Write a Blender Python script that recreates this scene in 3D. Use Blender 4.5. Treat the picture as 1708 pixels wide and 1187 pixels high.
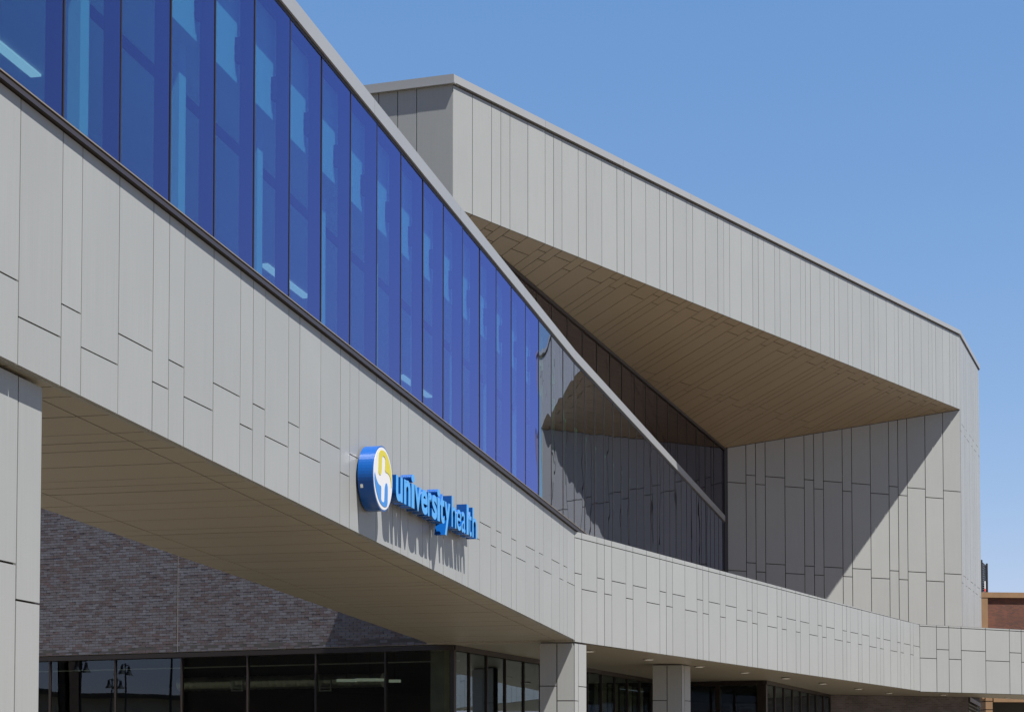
import bpy, bmesh, math, random
from mathutils import Vector, Matrix
random.seed(7)
for o in list(bpy.data.objects):
    bpy.data.objects.remove(o)
sc = bpy.context.scene
COL = sc.collection

# ------------------------------------------------------------------ camera
# shift lens, level horizon below the frame; F_PX is the focal length in photo pixels (photo 1708 x 1187)
F_PX, PX, HOR = 3050.0, 854.0, 1285.0
PITCH = math.atan(F_PX / 67000.0)
PY = HOR - F_PX * math.tan(PITCH)
EYE = Vector((0, 0, 1.6))
cam = bpy.data.cameras.new('camera')
camo = bpy.data.objects.new('camera', cam)
COL.objects.link(camo)
cam.sensor_fit = 'HORIZONTAL'
cam.sensor_width = 36.0
cam.lens = F_PX / 1708.0 * 36.0
cam.shift_x = 0.0
cam.shift_y = (PY - 1187 / 2.0) / 1708.0
cam.clip_start = 0.1
cam.clip_end = 3000
camo.location = EYE
camo.rotation_euler = (math.pi / 2 + PITCH, 0, 0)
sc.camera = camo

# ------------------------------------------------------------------ sky, sun, exposure
SUN = Vector((0.864, -0.688, 2.35)).normalized()      # towards the sun
w = bpy.data.worlds.new("World")
sc.world = w
w.use_nodes = True
nt = w.node_tree
bg = nt.nodes['Background']
sky = nt.nodes.new('ShaderNodeTexSky')
sky.sky_type = 'NISHITA'
sky.sun_disc = False
sky.sun_elevation = math.asin(SUN.z)
sky.sun_rotation = math.atan2(SUN.x, SUN.y)
sky.altitude = 900
sky.air_density = 1.0
sky.dust_density = 0.1
sky.ozone_density = 3.0
# the clear dry sky of the photograph: deeper and more even than the model's, channel by channel
sep = nt.nodes.new('ShaderNodeSeparateColor')
com = nt.nodes.new('ShaderNodeCombineColor')
nt.links.new(sky.outputs[0], sep.inputs[0])
for ch, ref, amp, g_ in ((0, 1.18, 1.105, 1.0), (1, 2.02, 2.245, 0.66), (2, 3.68, 4.43, 0.42)):
    a_ = nt.nodes.new('ShaderNodeMath')
    a_.operation = 'DIVIDE'
    a_.inputs[1].default_value = ref
    b_ = nt.nodes.new('ShaderNodeMath')
    b_.operation = 'POWER'
    b_.inputs[1].default_value = g_
    c_ = nt.nodes.new('ShaderNodeMath')
    c_.operation = 'MULTIPLY'
    c_.inputs[1].default_value = amp
    nt.links.new(sep.outputs[ch], a_.inputs[0])
    nt.links.new(a_.outputs[0], b_.inputs[0])
    nt.links.new(b_.outputs[0], c_.inputs[0])
    nt.links.new(c_.outputs[0], com.inputs[ch])
nt.links.new(com.outputs[0], bg.inputs[0])
bg.inputs[1].default_value = 0.051
sl = bpy.data.lights.new('sun', 'SUN')
sl.energy = 5.0
sl.angle = math.radians(0.5)
sl.color = (1.0, 0.955, 0.89)
so = bpy.data.objects.new('sun', sl)
COL.objects.link(so)
so.rotation_euler = SUN.to_track_quat('Z', 'Y').to_euler()
so.location = SUN * 120
vs = sc.view_settings
vs.view_transform = 'Standard'
vs.look = 'None'
vs.gamma = 1.0
vs.use_curve_mapping = False
vs.exposure = 1.5

# ------------------------------------------------------------------ geometry helpers
Z = Vector((0, 0, 1))


def ray(x, y):
    u = (x - PX) / F_PX
    v = (PY - y) / F_PX
    c, s = math.cos(PITCH), math.sin(PITCH)
    return Vector((u, c - v * s, s + v * c))


def hdir(vx):
    """horizontal direction whose lines meet at photo column vx on the horizon"""
    d = ray(vx, HOR)
    d.z = 0
    return d.normalized()


def at_depth(x, y, Y):
    r = ray(x, y)
    return EYE + r * (Y / r.y)


def on_plane(x, y, P, n):
    r = ray(x, y)
    return EYE + r * ((P - EYE).dot(n) / r.dot(n))


def on_level(x, y, z):
    r = ray(x, y)
    return EYE + r * ((z - EYE.z) / r.z)


class Surf:
    """a plane with its own 2-D coordinates u (along), v (up) and w (outwards)"""

    def __init__(s, P, U, V=None, N=None):
        s.P = Vector(P)
        s.U = Vector(U).normalized()
        if V is None and N is not None:
            s.N = Vector(N).normalized()
            s.V = s.N.cross(s.U).normalized()
        else:
            s.V = Vector(V).normalized() if V is not None else Z.copy()
            s.N = s.U.cross(s.V).normalized()

    def p(s, u, v, w=0.0):
        return s.P + s.U * u + s.V * v + s.N * w

    def px(s, x, y, w=0.0):
        q = on_plane(x, y, s.P + s.N * w, s.N) - s.P
        return q.dot(s.U), q.dot(s.V)


def area2(poly):
    return sum(poly[i][0] * poly[(i + 1) % len(poly)][1] - poly[(i + 1) % len(poly)][0] * poly[i][1] for i in range(len(poly)))


def ccw(poly):
    return list(poly) if area2(poly) > 0 else list(poly)[::-1]


def half(poly, a, b, d=0.0):
    """keep the part of poly on the left of line a-b moved left by d"""
    ex, ey = b[0] - a[0], b[1] - a[1]
    L = math.hypot(ex, ey)
    if L < 1e-9:
        return poly
    nx, ny = -ey / L, ex / L
    f = lambda q: (q[0] - a[0]) * nx + (q[1] - a[1]) * ny - d
    out = []
    for i in range(len(poly)):
        q, r = poly[i], poly[(i + 1) % len(poly)]
        fq, fr = f(q), f(r)
        if fq >= 0:
            out.append(q)
        if (fq >= 0) != (fr >= 0):
            t = fq / (fq - fr)
            out.append((q[0] + (r[0] - q[0]) * t, q[1] + (r[1] - q[1]) * t))
    return out


def clip(poly, region):
    poly, region = ccw(poly), ccw(region)
    for i in range(len(region)):
        if len(poly) < 3:
            return []
        poly = half(poly, region[i], region[(i + 1) % len(region)])
    return poly


def inset(poly, d):
    src = ccw(poly)
    out = src
    for i in range(len(src)):
        if len(out) < 3:
            return []
        out = half(out, src[i], src[(i + 1) % len(src)], d)
    res = []
    for q in out:
        if not res or math.hypot(q[0] - res[-1][0], q[1] - res[-1][1]) > 1e-4:
            res.append(q)
    return res


WL = {}


def link(o, parent=None):
    COL.objects.link(o)
    if parent is not None:
        o.parent = parent
    return o


def empty(name, label, cat, loc, group=None):
    o = bpy.data.objects.new(name, None)
    COL.objects.link(o)
    o.location = loc
    WL[o.name] = Vector(loc)
    o['label'] = label
    o['category'] = cat
    if group:
        o['group'] = group
    return o


class MB:
    """collects solids; build() links them as ONE mesh object"""

    def __init__(s):
        s.v, s.f, s.uv, s.m = [], [], [], []

    def solid(s, front, back, uvs=None, mats=(0, 0, 0)):
        n, b = len(front), len(s.v)
        s.v += [Vector(q) for q in front] + [Vector(q) for q in back]
        if uvs is None:
            o = Vector(front[0])
            e = (Vector(front[1]) - o).normalized()
            nn = e.cross(Vector(front[-1]) - o)
            g = nn.cross(e).normalized() if nn.length > 1e-9 else Z
            uvs = [((Vector(q) - o).dot(e), (Vector(q) - o).dot(g)) for q in front]
        s.f.append(tuple(range(b, b + n)))
        s.uv.append([uvs[i] for i in range(n)])
        s.m.append(mats[0])
        s.f.append(tuple(range(b + 2 * n - 1, b + n - 1, -1)))
        s.uv.append([uvs[n - 1 - i] for i in range(n)])
        s.m.append(mats[1])
        for i in range(n):
            j = (i + 1) % n
            s.f.append((b + j, b + i, b + n + i, b + n + j))
            s.uv.append([uvs[j], uvs[i], (uvs[i][0] + .03, uvs[i][1]), (uvs[j][0] + .03, uvs[j][1])])
            s.m.append(mats[2])
        return s

    def prism(s, pts, vec, mats=(0, 0, 0)):
        """polygon pts pushed along vec (vec points away from the face's outside)"""
        vec = Vector(vec)
        pts = [Vector(q) for q in pts]
        nn = Vector((0, 0, 0))
        for i in range(len(pts)):
            a, b = pts[i], pts[(i + 1) % len(pts)]
            nn += a.cross(b)
        if nn.dot(vec) > 0:
            pts = pts[::-1]
        return s.solid(pts, [q + vec for q in pts], None, mats)

    def box(s, c, U, V, W, mats=(0, 0, 0)):
        """box centred at c with half-extent vectors U, V, W"""
        c, U, V, W = Vector(c), Vector(U), Vector(V), Vector(W)
        return s.prism([c - U - V + W, c + U - V + W, c + U + V + W, c - U + V + W], -2 * W, mats)

    def bar(s, a, b, width, depth, side=None):
        a, b = Vector(a), Vector(b)
        d = (b - a).normalized()
        side = Vector(side) if side is not None else d.cross(Z)
        if side.length < 1e-6:
            side = Vector((1, 0, 0))
        side = (side - d * side.dot(d)).normalized()
        up = d.cross(side).normalized()
        q = [a + side * i * width / 2 + up * j * depth / 2 for i, j in ((-1, -1), (1, -1), (1, 1), (-1, 1))]
        return s.prism(q, b - a)

    def tube(s, pts, r, n=10):
        """closed tapered tube along points; r a number or a list"""
        pts = [Vector(q) for q in pts]
        rr = r if isinstance(r, (list, tuple)) else [r] * len(pts)
        base = len(s.v)
        ref = None
        for i, q in enumerate(pts):
            d = (pts[min(i + 1, len(pts) - 1)] - pts[max(i - 1, 0)]).normalized()
            if ref is None:
                ref = d.orthogonal().normalized()
            a = (ref - d * ref.dot(d)).normalized()
            b = d.cross(a)
            for k in range(n):
                t = 2 * math.pi * k / n
                s.v.append(q + (a * math.cos(t) + b * math.sin(t)) * rr[i])
        for i in range(len(pts) - 1):
            for k in range(n):
                k2 = (k + 1) % n
                s.f.append((base + i * n + k, base + i * n + k2, base + (i + 1) * n + k2, base + (i + 1) * n + k))
                s.uv.append([(k / n, i), ((k + 1) / n, i), ((k + 1) / n, i + 1), (k / n, i + 1)])
                s.m.append(0)
        s.f.append(tuple(base + k for k in range(n - 1, -1, -1)))
        s.uv.append([(0, 0)] * n)
        s.m.append(0)
        e = base + (len(pts) - 1) * n
        s.f.append(tuple(e + k for k in range(n)))
        s.uv.append([(0, 0)] * n)
        s.m.append(0)
        return s

    def build(s, name, mats, parent=None, smooth=False):
        if not isinstance(mats, (list, tuple)):
            mats = [mats]
        lo = Vector([min(q[k] for q in s.v) for k in range(3)])
        hi = Vector([max(q[k] for q in s.v) for k in range(3)])
        c = (lo + hi) / 2
        if parent is None:
            c.z = lo.z
        me = bpy.data.meshes.new(name)
        me.from_pydata([q - c for q in s.v], [], s.f)
        ul = me.uv_layers.new(name='UVMap')
        k = 0
        flat = [x for f in s.uv for q in f for x in q]
        ul.data.foreach_set('uv', flat)
        for m in mats:
            me.materials.append(m)
        me.polygons.foreach_set('material_index', s.m)
        if smooth:
            me.polygons.foreach_set('use_smooth', [True] * len(s.f))
        me.update()
        o = bpy.data.objects.new(name, me)
        link(o, parent)
        if parent is None:
            o.location = c
        else:
            o.location = c - WL[parent.name]
        WL[o.name] = c
        return o


def tag(o, label=None, cat=None, group=None, kind=None):
    if label:
        o['label'] = label
    if cat:
        o['category'] = cat
    if group:
        o['group'] = group
    if kind:
        o['kind'] = kind
    return o


def sheet(mb, S, poly, w0, w1, mats=(0, 0, 0)):
    poly = ccw(poly)
    return mb.solid([S.p(u, v, w0) for u, v in poly], [S.p(u, v, w1) for u, v in poly], poly, mats)


def panels(S, region, cells, name, mat, parent, gap=0.02, thick=0.04, backing='backing_sheet', back_mat=None, jitter=0.0015):
    """one object per panel: each cell clipped to the region, joints left open between them"""
    out = []
    for c in cells:
        if len(c) == 4 and not isinstance(c[0], (tuple, list)):
            c = [(c[0], c[1]), (c[2], c[1]), (c[2], c[3]), (c[0], c[3])]
        q = clip(c, region)
        if len(q) < 3:
            continue
        q = inset(q, gap / 2)
        if len(q) < 3 or abs(area2(q)) < 0.004:
            continue
        j = random.uniform(-jitter, jitter)
        out.append(sheet(MB(), S, q, j, -thick).build(name, mat, parent))
    if backing:
        sheet(MB(), S, region, -thick - 0.012, -thick - 0.05).build(backing, back_mat or M['joint'], parent)
    return out


# ------------------------------------------------------------------ materials
M = {}


def new_mat(name):
    m = bpy.data.materials.new(name)
    m.use_nodes = True
    t = m.node_tree
    b = t.nodes['Principled BSDF']
    M[name] = m
    return m, t, b


def plain(name, col, rough=0.5, metal=0.0, spec=0.5):
    m, t, b = new_mat(name)
    b.inputs['Base Color'].default_value = (*col, 1)
    b.inputs['Roughness'].default_value = rough
    b.inputs['Metallic'].default_value = metal
    b.inputs['Specular IOR Level'].default_value = spec
    return m


def rnd_col(t, base, spread):
    """per-object random brightness"""
    oi = t.nodes.new('ShaderNodeObjectInfo')
    mr = t.nodes.new('ShaderNodeMapRange')
    mr.inputs[3].default_value = 1 - spread
    mr.inputs[4].default_value = 1 + spread
    t.links.new(oi.outputs['Random'], mr.inputs[0])
    return mr.outputs[0]


def metal_panel(name, base, rough=0.42, streak=0.05, spread=0.025):
    m, t, b = new_mat(name)
    N, L = t.nodes, t.links
    uv = N.new('ShaderNodeUVMap')
    mp = N.new('ShaderNodeMapping')
    mp.inputs['Scale'].default_value = (55, 0.7, 1)
    L.new(uv.outputs[0], mp.inputs[0])
    n1 = N.new('ShaderNodeTexNoise')
    n1.inputs['Scale'].default_value = 1.0
    n1.inputs['Detail'].default_value = 3
    L.new(mp.outputs[0], n1.inputs['Vector'])
    n2 = N.new('ShaderNodeTexNoise')
    n2.inputs['Scale'].default_value = 0.8
    n2.inputs['Detail'].default_value = 4
    geo = N.new('ShaderNodeNewGeometry')
    L.new(geo.outputs['Position'], n2.inputs['Vector'])
    r1 = N.new('ShaderNodeMapRange')
    r1.inputs[1].default_value = .3
    r1.inputs[2].default_value = .7
    r1.inputs[3].default_value = 1 - streak
    r1.inputs[4].default_value = 1 + streak
    L.new(n1.outputs[0], r1.inputs[0])
    r2 = N.new('ShaderNodeMapRange')
    r2.inputs[1].default_value = .3
    r2.inputs[2].default_value = .7
    r2.inputs[3].default_value = .98
    r2.inputs[4].default_value = 1.02
    L.new(n2.outputs[0], r2.inputs[0])
    m1 = N.new('ShaderNodeMath')
    m1.operation = 'MULTIPLY'
    L.new(r1.outputs[0], m1.inputs[0])
    L.new(r2.outputs[0], m1.inputs[1])
    m2 = N.new('ShaderNodeMath')
    m2.operation = 'MULTIPLY'
    L.new(m1.outputs[0], m2.inputs[0])
    L.new(rnd_col(t, base, spread), m2.inputs[1])
    mul = N.new('ShaderNodeVectorMath')
    mul.operation = 'SCALE'
    mul.inputs[0].default_value = base
    L.new(m2.outputs[0], mul.inputs['Scale'])
    L.new(mul.outputs[0], b.inputs['Base Color'])
    b.inputs['Roughness'].default_value = rough
    b.inputs['Specular IOR Level'].default_value = 0.35
    bp = N.new('ShaderNodeBump')
    bp.inputs['Strength'].default_value = 0.05
    bp.inputs['Distance'].default_value = 0.002
    L.new(n1.outputs[0], bp.inputs['Height'])
    n3 = N.new('ShaderNodeTexNoise')
    n3.inputs['Scale'].default_value = 1.3
    L.new(geo.outputs['Position'], n3.inputs['Vector'])
    bp2 = N.new('ShaderNodeBump')
    bp2.inputs['Strength'].default_value = 0.25
    bp2.inputs['Distance'].default_value = 0.01
    L.new(n3.outputs[0], bp2.inputs['Height'])
    L.new(bp2.outputs[0], bp.inputs['Normal'])
    L.new(bp.outputs[0], b.inputs['Normal'])
    return m


def glass(name, trans, refl, f0, f1, wob=0.0, wscale=0.5, rough=0.0, power=2.5):
    """architectural pane: tinted see-through plus a coated mirror reflection that grows at grazing angles"""
    m, t, b = new_mat(name)
    N, L = t.nodes, t.links
    N.remove(b)
    out = N['Material Output']
    tr = N.new('ShaderNodeBsdfTransparent')
    tr.inputs[0].default_value = (*trans, 1)
    gl = N.new('ShaderNodeBsdfGlossy')
    gl.inputs['Color'].default_value = (*refl, 1)
    gl.inputs['Roughness'].default_value = rough
    lw = N.new('ShaderNodeLayerWeight')
    lw.inputs[0].default_value = 0.5
    mr = N.new('ShaderNodeMapRange')
    mr.inputs[3].default_value = f0
    mr.inputs[4].default_value = f1
    pw = N.new('ShaderNodeMath')
    pw.operation = 'POWER'
    pw.inputs[1].default_value = power
    L.new(lw.outputs['Facing'], pw.inputs[0])
    L.new(pw.outputs[0], mr.inputs[0])
    mx = N.new('ShaderNodeMixShader')
    L.new(mr.outputs[0], mx.inputs[0])
    L.new(tr.outputs[0], mx.inputs[1])
    L.new(gl.outputs[0], mx.inputs[2])
    L.new(mx.outputs[0], out.inputs[0])
    if wob:
        geo = N.new('ShaderNodeNewGeometry')
        n = N.new('ShaderNodeTexNoise')
        n.inputs['Scale'].default_value = wscale
        n.inputs['Detail'].default_value = 1.5
        L.new(geo.outputs['Position'], n.inputs['Vector'])
        bp = N.new('ShaderNodeBump')
        bp.inputs['Strength'].default_value = 1.0
        bp.inputs['Distance'].default_value = wob
        L.new(n.outputs[0], bp.inputs['Height'])
        L.new(bp.outputs[0], gl.inputs['Normal'])
        L.new(bp.outputs[0], lw.inputs['Normal'])
    return m


def clear_mat(name):
    m, t, b = new_mat(name)
    t.nodes.remove(b)
    tr = t.nodes.new('ShaderNodeBsdfTransparent')
    t.links.new(tr.outputs[0], t.nodes['Material Output'].inputs[0])
    return m


def noisy(name, c1, c2, scale, rough=0.8, bump=0.0, detail=6):
    m, t, b = new_mat(name)
    N, L = t.nodes, t.links
    geo = N.new('ShaderNodeNewGeometry')
    n = N.new('ShaderNodeTexNoise')
    n.inputs['Scale'].default_value = scale
    n.inputs['Detail'].default_value = detail
    L.new(geo.outputs['Position'], n.inputs['Vector'])
    cr = N.new('ShaderNodeValToRGB')
    cr.color_ramp.elements[0].position = .3
    cr.color_ramp.elements[1].position = .7
    cr.color_ramp.elements[0].color = (*c1, 1)
    cr.color_ramp.elements[1].color = (*c2, 1)
    L.new(n.outputs[0], cr.inputs[0])
    L.new(cr.outputs[0], b.inputs['Base Color'])
    b.inputs['Roughness'].default_value = rough
    if bump:
        bp = N.new('ShaderNodeBump')
        bp.inputs['Strength'].default_value = .5
        bp.inputs['Distance'].default_value = bump
        L.new(n.outputs[0], bp.inputs['Height'])
        L.new(bp.outputs[0], b.inputs['Normal'])
    return m


def brick_tex(name, cols, mortar, bw=0.203, rh=0.0677):
    """walls too far away for single bricks; UV in metres"""
    m, t, b = new_mat(name)
    N, L = t.nodes, t.links
    uv = N.new('ShaderNodeUVMap')
    bt = N.new('ShaderNodeTexBrick')
    bt.inputs['Scale'].default_value = 1.0
    bt.inputs['Brick Width'].default_value = bw
    bt.inputs['Row Height'].default_value = rh
    bt.inputs['Mortar Size'].default_value = 0.006
    bt.inputs['Color1'].default_value = (*cols[0], 1)
    bt.inputs['Color2'].default_value = (*cols[1], 1)
    bt.inputs['Mortar'].default_value = (*mortar, 1)
    L.new(uv.outputs[0], bt.inputs['Vector'])
    n = N.new('ShaderNodeTexNoise')
    n.inputs['Scale'].default_value = 0.7
    n.inputs['Detail'].default_value = 5
    L.new(uv.outputs[0], n.inputs['Vector'])
    mr = N.new('ShaderNodeMapRange')
    mr.inputs[1].default_value = .3
    mr.inputs[2].default_value = .7
    mr.inputs[3].default_value = .75
    mr.inputs[4].default_value = 1.25
    L.new(n.outputs[0], mr.inputs[0])
    mul = N.new('ShaderNodeVectorMath')
    mul.operation = 'SCALE'
    L.new(bt.outputs[0], mul.inputs[0])
    L.new(mr.outputs[0], mul.inputs['Scale'])
    L.new(mul.outputs[0], b.inputs['Base Color'])
    b.inputs['Roughness'].default_value = .85
    bp = N.new('ShaderNodeBump')
    bp.inputs['Strength'].default_value = .6
    bp.inputs['Distance'].default_value = .008
    bp.invert = True
    L.new(bt.outputs['Fac'], bp.inputs['Height'])
    L.new(bp.outputs[0], b.inputs['Normal'])
    return m


def emit(name, col, s):
    m, t, b = new_mat(name)
    b.inputs['Base Color'].default_value = (.8, .8, .8, 1)
    b.inputs['Emission Color'].default_value = (*col, 1)
    b.inputs['Emission Strength'].default_value = s
    return m


metal_panel('panel', (0.187, 0.193, 0.190), streak=.035, spread=.026)
metal_panel('warm_soffit', (0.185, 0.155, 0.112), streak=.03, spread=.02)
metal_panel('wing_soffit', (0.225, 0.21, 0.178), streak=.03, spread=.02)
metal_panel('coping', (0.185, 0.19, 0.195), rough=0.36, streak=0.02)
plain('column_backing', (0.07, 0.065, 0.06), .7)
plain('partition', (0.42, 0.44, 0.34), .7)
plain('joint', (0.035, 0.03, 0.028), .7)
plain('bronze', (0.016, 0.012, 0.011), .45, 0.0, .3)
plain('bronze_edge', (0.16, 0.13, 0.09), .35, .4)
plain('fin', (0.025, 0.025, 0.03), .5)
glass('blue_glass', (0.19, 0.44, 0.52), (0.51, 0.49, 1.0), 0.07, 1.0, wob=0.005, wscale=0.55, power=2.35)
glass('recess_reflection_glass', (0.12, 0.34, 0.24), (0.76, 0.79, 0.94), 0.05, 0.88, wob=0.005, wscale=0.55)  # same glazing as the blue panes; the recess's neutral reflection is tinted in
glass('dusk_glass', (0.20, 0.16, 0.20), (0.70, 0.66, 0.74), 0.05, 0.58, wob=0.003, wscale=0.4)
glass('shop_glass', (0.42, 0.46, 0.40), (0.68, 0.84, 1.0), 0.06, 0.85, wob=0.003, wscale=0.4)
clear_mat('clear')
plain('inside_white', (0.78, 0.78, 0.76), .6)
plain('inside_grey', (0.33, 0.34, 0.34), .7)
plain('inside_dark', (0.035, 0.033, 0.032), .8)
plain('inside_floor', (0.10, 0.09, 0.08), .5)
noisy('concrete_inside', (0.22, 0.21, 0.17), (0.30, 0.29, 0.24), 3.0, .8)
noisy('ground', (0.118, 0.097, 0.067), (0.15, 0.124, 0.087), 0.35, .9, .01)
noisy('roof_gravel', (0.10, 0.062, 0.028), (0.125, 0.078, 0.037), 2.0, .9, .01)
plain('roof_white', (0.16, 0.15, 0.135), .8)
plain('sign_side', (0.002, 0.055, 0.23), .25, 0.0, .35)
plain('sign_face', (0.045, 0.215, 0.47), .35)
plain('sign_white', (0.42, 0.42, 0.42), .35)
plain('ring_paint', (0.22, 0.21, 0.19), .5)
plain('sign_yellow', (0.36, 0.31, 0.012), .4)
plain('sign_blue', (0.022, 0.135, 0.37), .4)
plain('galvanised', (0.42, 0.44, 0.43), .35, .8)
plain('black_metal', (0.012, 0.012, 0.014), .45, .3)
plain('sticker', (0.75, 0.75, 0.68), .5)
plain('red_paint', (0.5, 0.06, 0.04), .4)
emit('lamp_white', (1.0, 0.95, 0.85), 0.34)
emit('lamp_soft', (0.86, 1.0, 0.88), 0.07)
emit('downlight', (1.0, 0.95, 0.82), 0.04)
plain('mortar', (0.21, 0.19, 0.155), .9)
plain('sealant', (0.125, 0.113, 0.10), .8)
brick_tex('dark_brick_tex', ((0.085, 0.075, 0.085), (0.055, 0.045, 0.05)), (0.10, 0.09, 0.08))
brick_tex('red_brick_tex', ((0.095, 0.026, 0.011), (0.05, 0.016, 0.010)), (0.055, 0.03, 0.018), .203, .0677)
noisy('tan_stone', (0.135, 0.076, 0.034), (0.17, 0.098, 0.046), 1.5, .85)
noisy('pale_stone', (0.26, 0.25, 0.22), (0.30, 0.29, 0.26), .8, .85)
brick_tex('brown_brick_tex', ((0.09, 0.05, 0.035), (0.05, 0.03, 0.022)), (0.10, 0.08, 0.06))
noisy('beige_wall', (0.36, 0.31, 0.24), (0.42, 0.37, 0.29), .4, .85)


def brick_mat(name, c):
    m, t, b = new_mat(name)
    N, L = t.nodes, t.links
    geo = N.new('ShaderNodeNewGeometry')
    n = N.new('ShaderNodeTexNoise')
    n.inputs['Scale'].default_value = 9
    n.inputs['Detail'].default_value = 5
    L.new(geo.outputs['Position'], n.inputs['Vector'])
    mr = N.new('ShaderNodeMapRange')
    mr.inputs[1].default_value = .3
    mr.inputs[2].default_value = .7
    mr.inputs[3].default_value = .84
    mr.inputs[4].default_value = 1.16
    L.new(n.outputs[0], mr.inputs[0])
    mul = N.new('ShaderNodeVectorMath')
    mul.operation = 'SCALE'
    mul.inputs[0].default_value = c
    L.new(mr.outputs[0], mul.inputs['Scale'])
    L.new(mul.outputs[0], b.inputs['Base Color'])
    b.inputs['Roughness'].default_value = .75
    bp = N.new('ShaderNodeBump')
    bp.inputs['Strength'].default_value = .4
    bp.inputs['Distance'].default_value = .004
    L.new(n.outputs[0], bp.inputs['Height'])
    L.new(bp.outputs[0], b.inputs['Normal'])
    return m


BRICKS = [brick_mat('brick_slate', (0.077, 0.075, 0.088)), brick_mat('brick_plum', (0.073, 0.065, 0.072)),
          brick_mat('brick_blue', (0.088, 0.088, 0.104)), brick_mat('brick_red', (0.062, 0.046, 0.049)),
          brick_mat('brick_umber', (0.055, 0.045, 0.050))]

# ------------------------------------------------------------------ the main planes of the building
U_F = 0.4141                                            # narrow panel module of the long facade
r0 = ray(958.5, 1067)
PC = EYE + r0 * (41.5 / r0.y)                           # outer corner where the facade meets the canopy band
PC0 = Vector((PC.x, PC.y, 0))
S_F = Surf(PC0, hdir(1579))                             # long facade, u = 0 at the corner, v = height
S_R = Surf(PC0, hdir(2500))                             # canopy band
R_LEN = 28.25
R20 = S_R.p(R_LEN, 0)
S_Q = Surf(R20, hdir(6100))                             # last band, almost square to the view
K = on_plane(1208.6, 747, PC0, S_F.N)                   # inner corner of the deep recess
K0 = Vector((K.x, K.y, 0))
S_W = Surf(K0, hdir(7500))                              # back wall of the recess
C = on_plane(1601.6, 682.8, K0, S_W.N)
C0 = Vector((C.x, C.y, 0))
S_A = Surf(C0, hdir(2750))                              # tall fascia, u < 0 towards the camera
S_S = Surf(C0, hdir(2010))                              # side of the upper block
NEAR_U = S_A.px(755.2, 200)[0]
A0 = S_A.p(NEAR_U, 0)
RT = hdir(-8340) * -1
S_T = Surf(A0 - RT * 0, RT)                             # return wall, u < 0 leftwards
if S_T.N.y > 0:
    S_T = Surf(A0, -RT)

f_bot = lambda u: 4.57 - 0.0281 * u
f_sill = lambda u: 7.075 - 0.0268 * u
f_glass = lambda u: 7.215 - 0.0258 * u
f_cop = lambda u: 10.98 - 0.0236 * u if u < 0 else 10.98 + 0.006 * u
U0 = -34.0
PAT = [2, 1, 2, 2, 1, 1, 2, 2, 1, 1]

# ------------------------------------------------------------------ ground
g = MB()
g.prism([(-900, -700, 0), (900, -700, 0), (900, 1500, 0), (-900, 1500, 0)], (0, 0, -0.5))
tag(g.build('ground', M['ground']), kind='structure')

# ------------------------------------------------------------------ glazed wing (facade panels, blue glazing, soffit)
wing = empty('glazed_wing', 'grey panelled bridge wing with a long slanted band of blue glass above', 'building', S_F.p(-17, 0, -1.75))
# facade panels: alternating low and high horizontal joints
cells, t, k = [], -20.0 - 0, 0
t = -30
while t < 62:
    wdt = PAT[k % 10]
    a, b = (t - 62) * U_F, (min(t + wdt, 62) - 62) * U_F
    zr = (5.815 if k % 2 == 0 else 6.14) + 0.0030 * (a + b) / 2
    cells += [[(a, 3), (b, 3), (b, zr), (a, zr)], [(a, zr), (b, zr), (b, 9), (a, 9)]]
    t += wdt
    k += 1
reg_f = [(U0, f_bot(U0)), (0, f_bot(0)), (0, f_sill(0)), (U0, f_sill(U0))]
panels(S_F, reg_f, cells, 'wall_panel', M['panel'], wing, gap=.015, thick=.045)
# drip trim under the panels, closing the edge towards the soffit
mb = MB()
mb.prism([S_F.p(U0, f_bot(U0), -.046), S_F.p(-.02, f_bot(0), -.046), S_F.p(-.02, f_bot(0) + .05, -.046), S_F.p(U0, f_bot(U0) + .05, -.046)], S_F.N * -.05)
mb.build('bottom_trim', M['panel'], wing)
# sill: dark bronze profile with a thin bright edge
G_END = 29.2
mb = MB()
for (a, b) in ((U0, 0.0), (0.0, G_END)):
    mb.prism([S_F.p(a, f_sill(a) + .004, .05), S_F.p(b, f_sill(b) + .004, .05), S_F.p(b, f_glass(b) - .03, .02), S_F.p(a, f_glass(a) - .03, .02)], S_F.N * -.14)
mb.build('sill', M['bronze'], wing)
mb = MB()
mb.prism([S_F.p(U0, f_glass(U0) - .028, .034), S_F.p(G_END, f_glass(G_END) - .028, .034), S_F.p(G_END, f_glass(G_END) - .010, .030), S_F.p(U0, f_glass(U0) - .010, .030)], S_F.N * -.05)
mb.build('sill_edge', M['bronze_edge'], wing)
# panes and mullions, three modules apart
mull = [(2 + 3 * i - 62) * U_F for i in range(-8, 45) if U0 < (2 + 3 * i - 62) * U_F < G_END]
edges = [U0] + mull + [G_END]
for a, b in zip(edges[:-1], edges[1:]):
    q = [(a, f_glass(a)), (b, f_glass(b)), (b, f_cop(b) - .05), (a, f_cop(a) - .05)]
    if a < 0 < b:
        q = [(a, f_glass(a)), (b, f_glass(b)), (b, f_cop(b) - .05), (0, f_cop(0) - .05), (a, f_cop(a) - .05)]
    q = inset(q, .008)
    j = [random.uniform(-.0016, .0016) for _ in range(4)]
    fr = []
    for (u, v) in q:
        fu = (u - a) / (b - a)
        fv = (v - 7) / 4
        fr.append(S_F.p(u, v, -.006 + j[0] * fu + j[1] * fv + j[2] * fu * fv))
    MB().solid(fr, [p_ - S_F.N * .012 for p_ in fr], q, (0, 1, 1)).build('glass_pane', [M['blue_glass' if a < -3.9 else 'recess_reflection_glass'], M['clear']], wing)  # right-hand panes carry the grey mirrored recess in their tint
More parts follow.
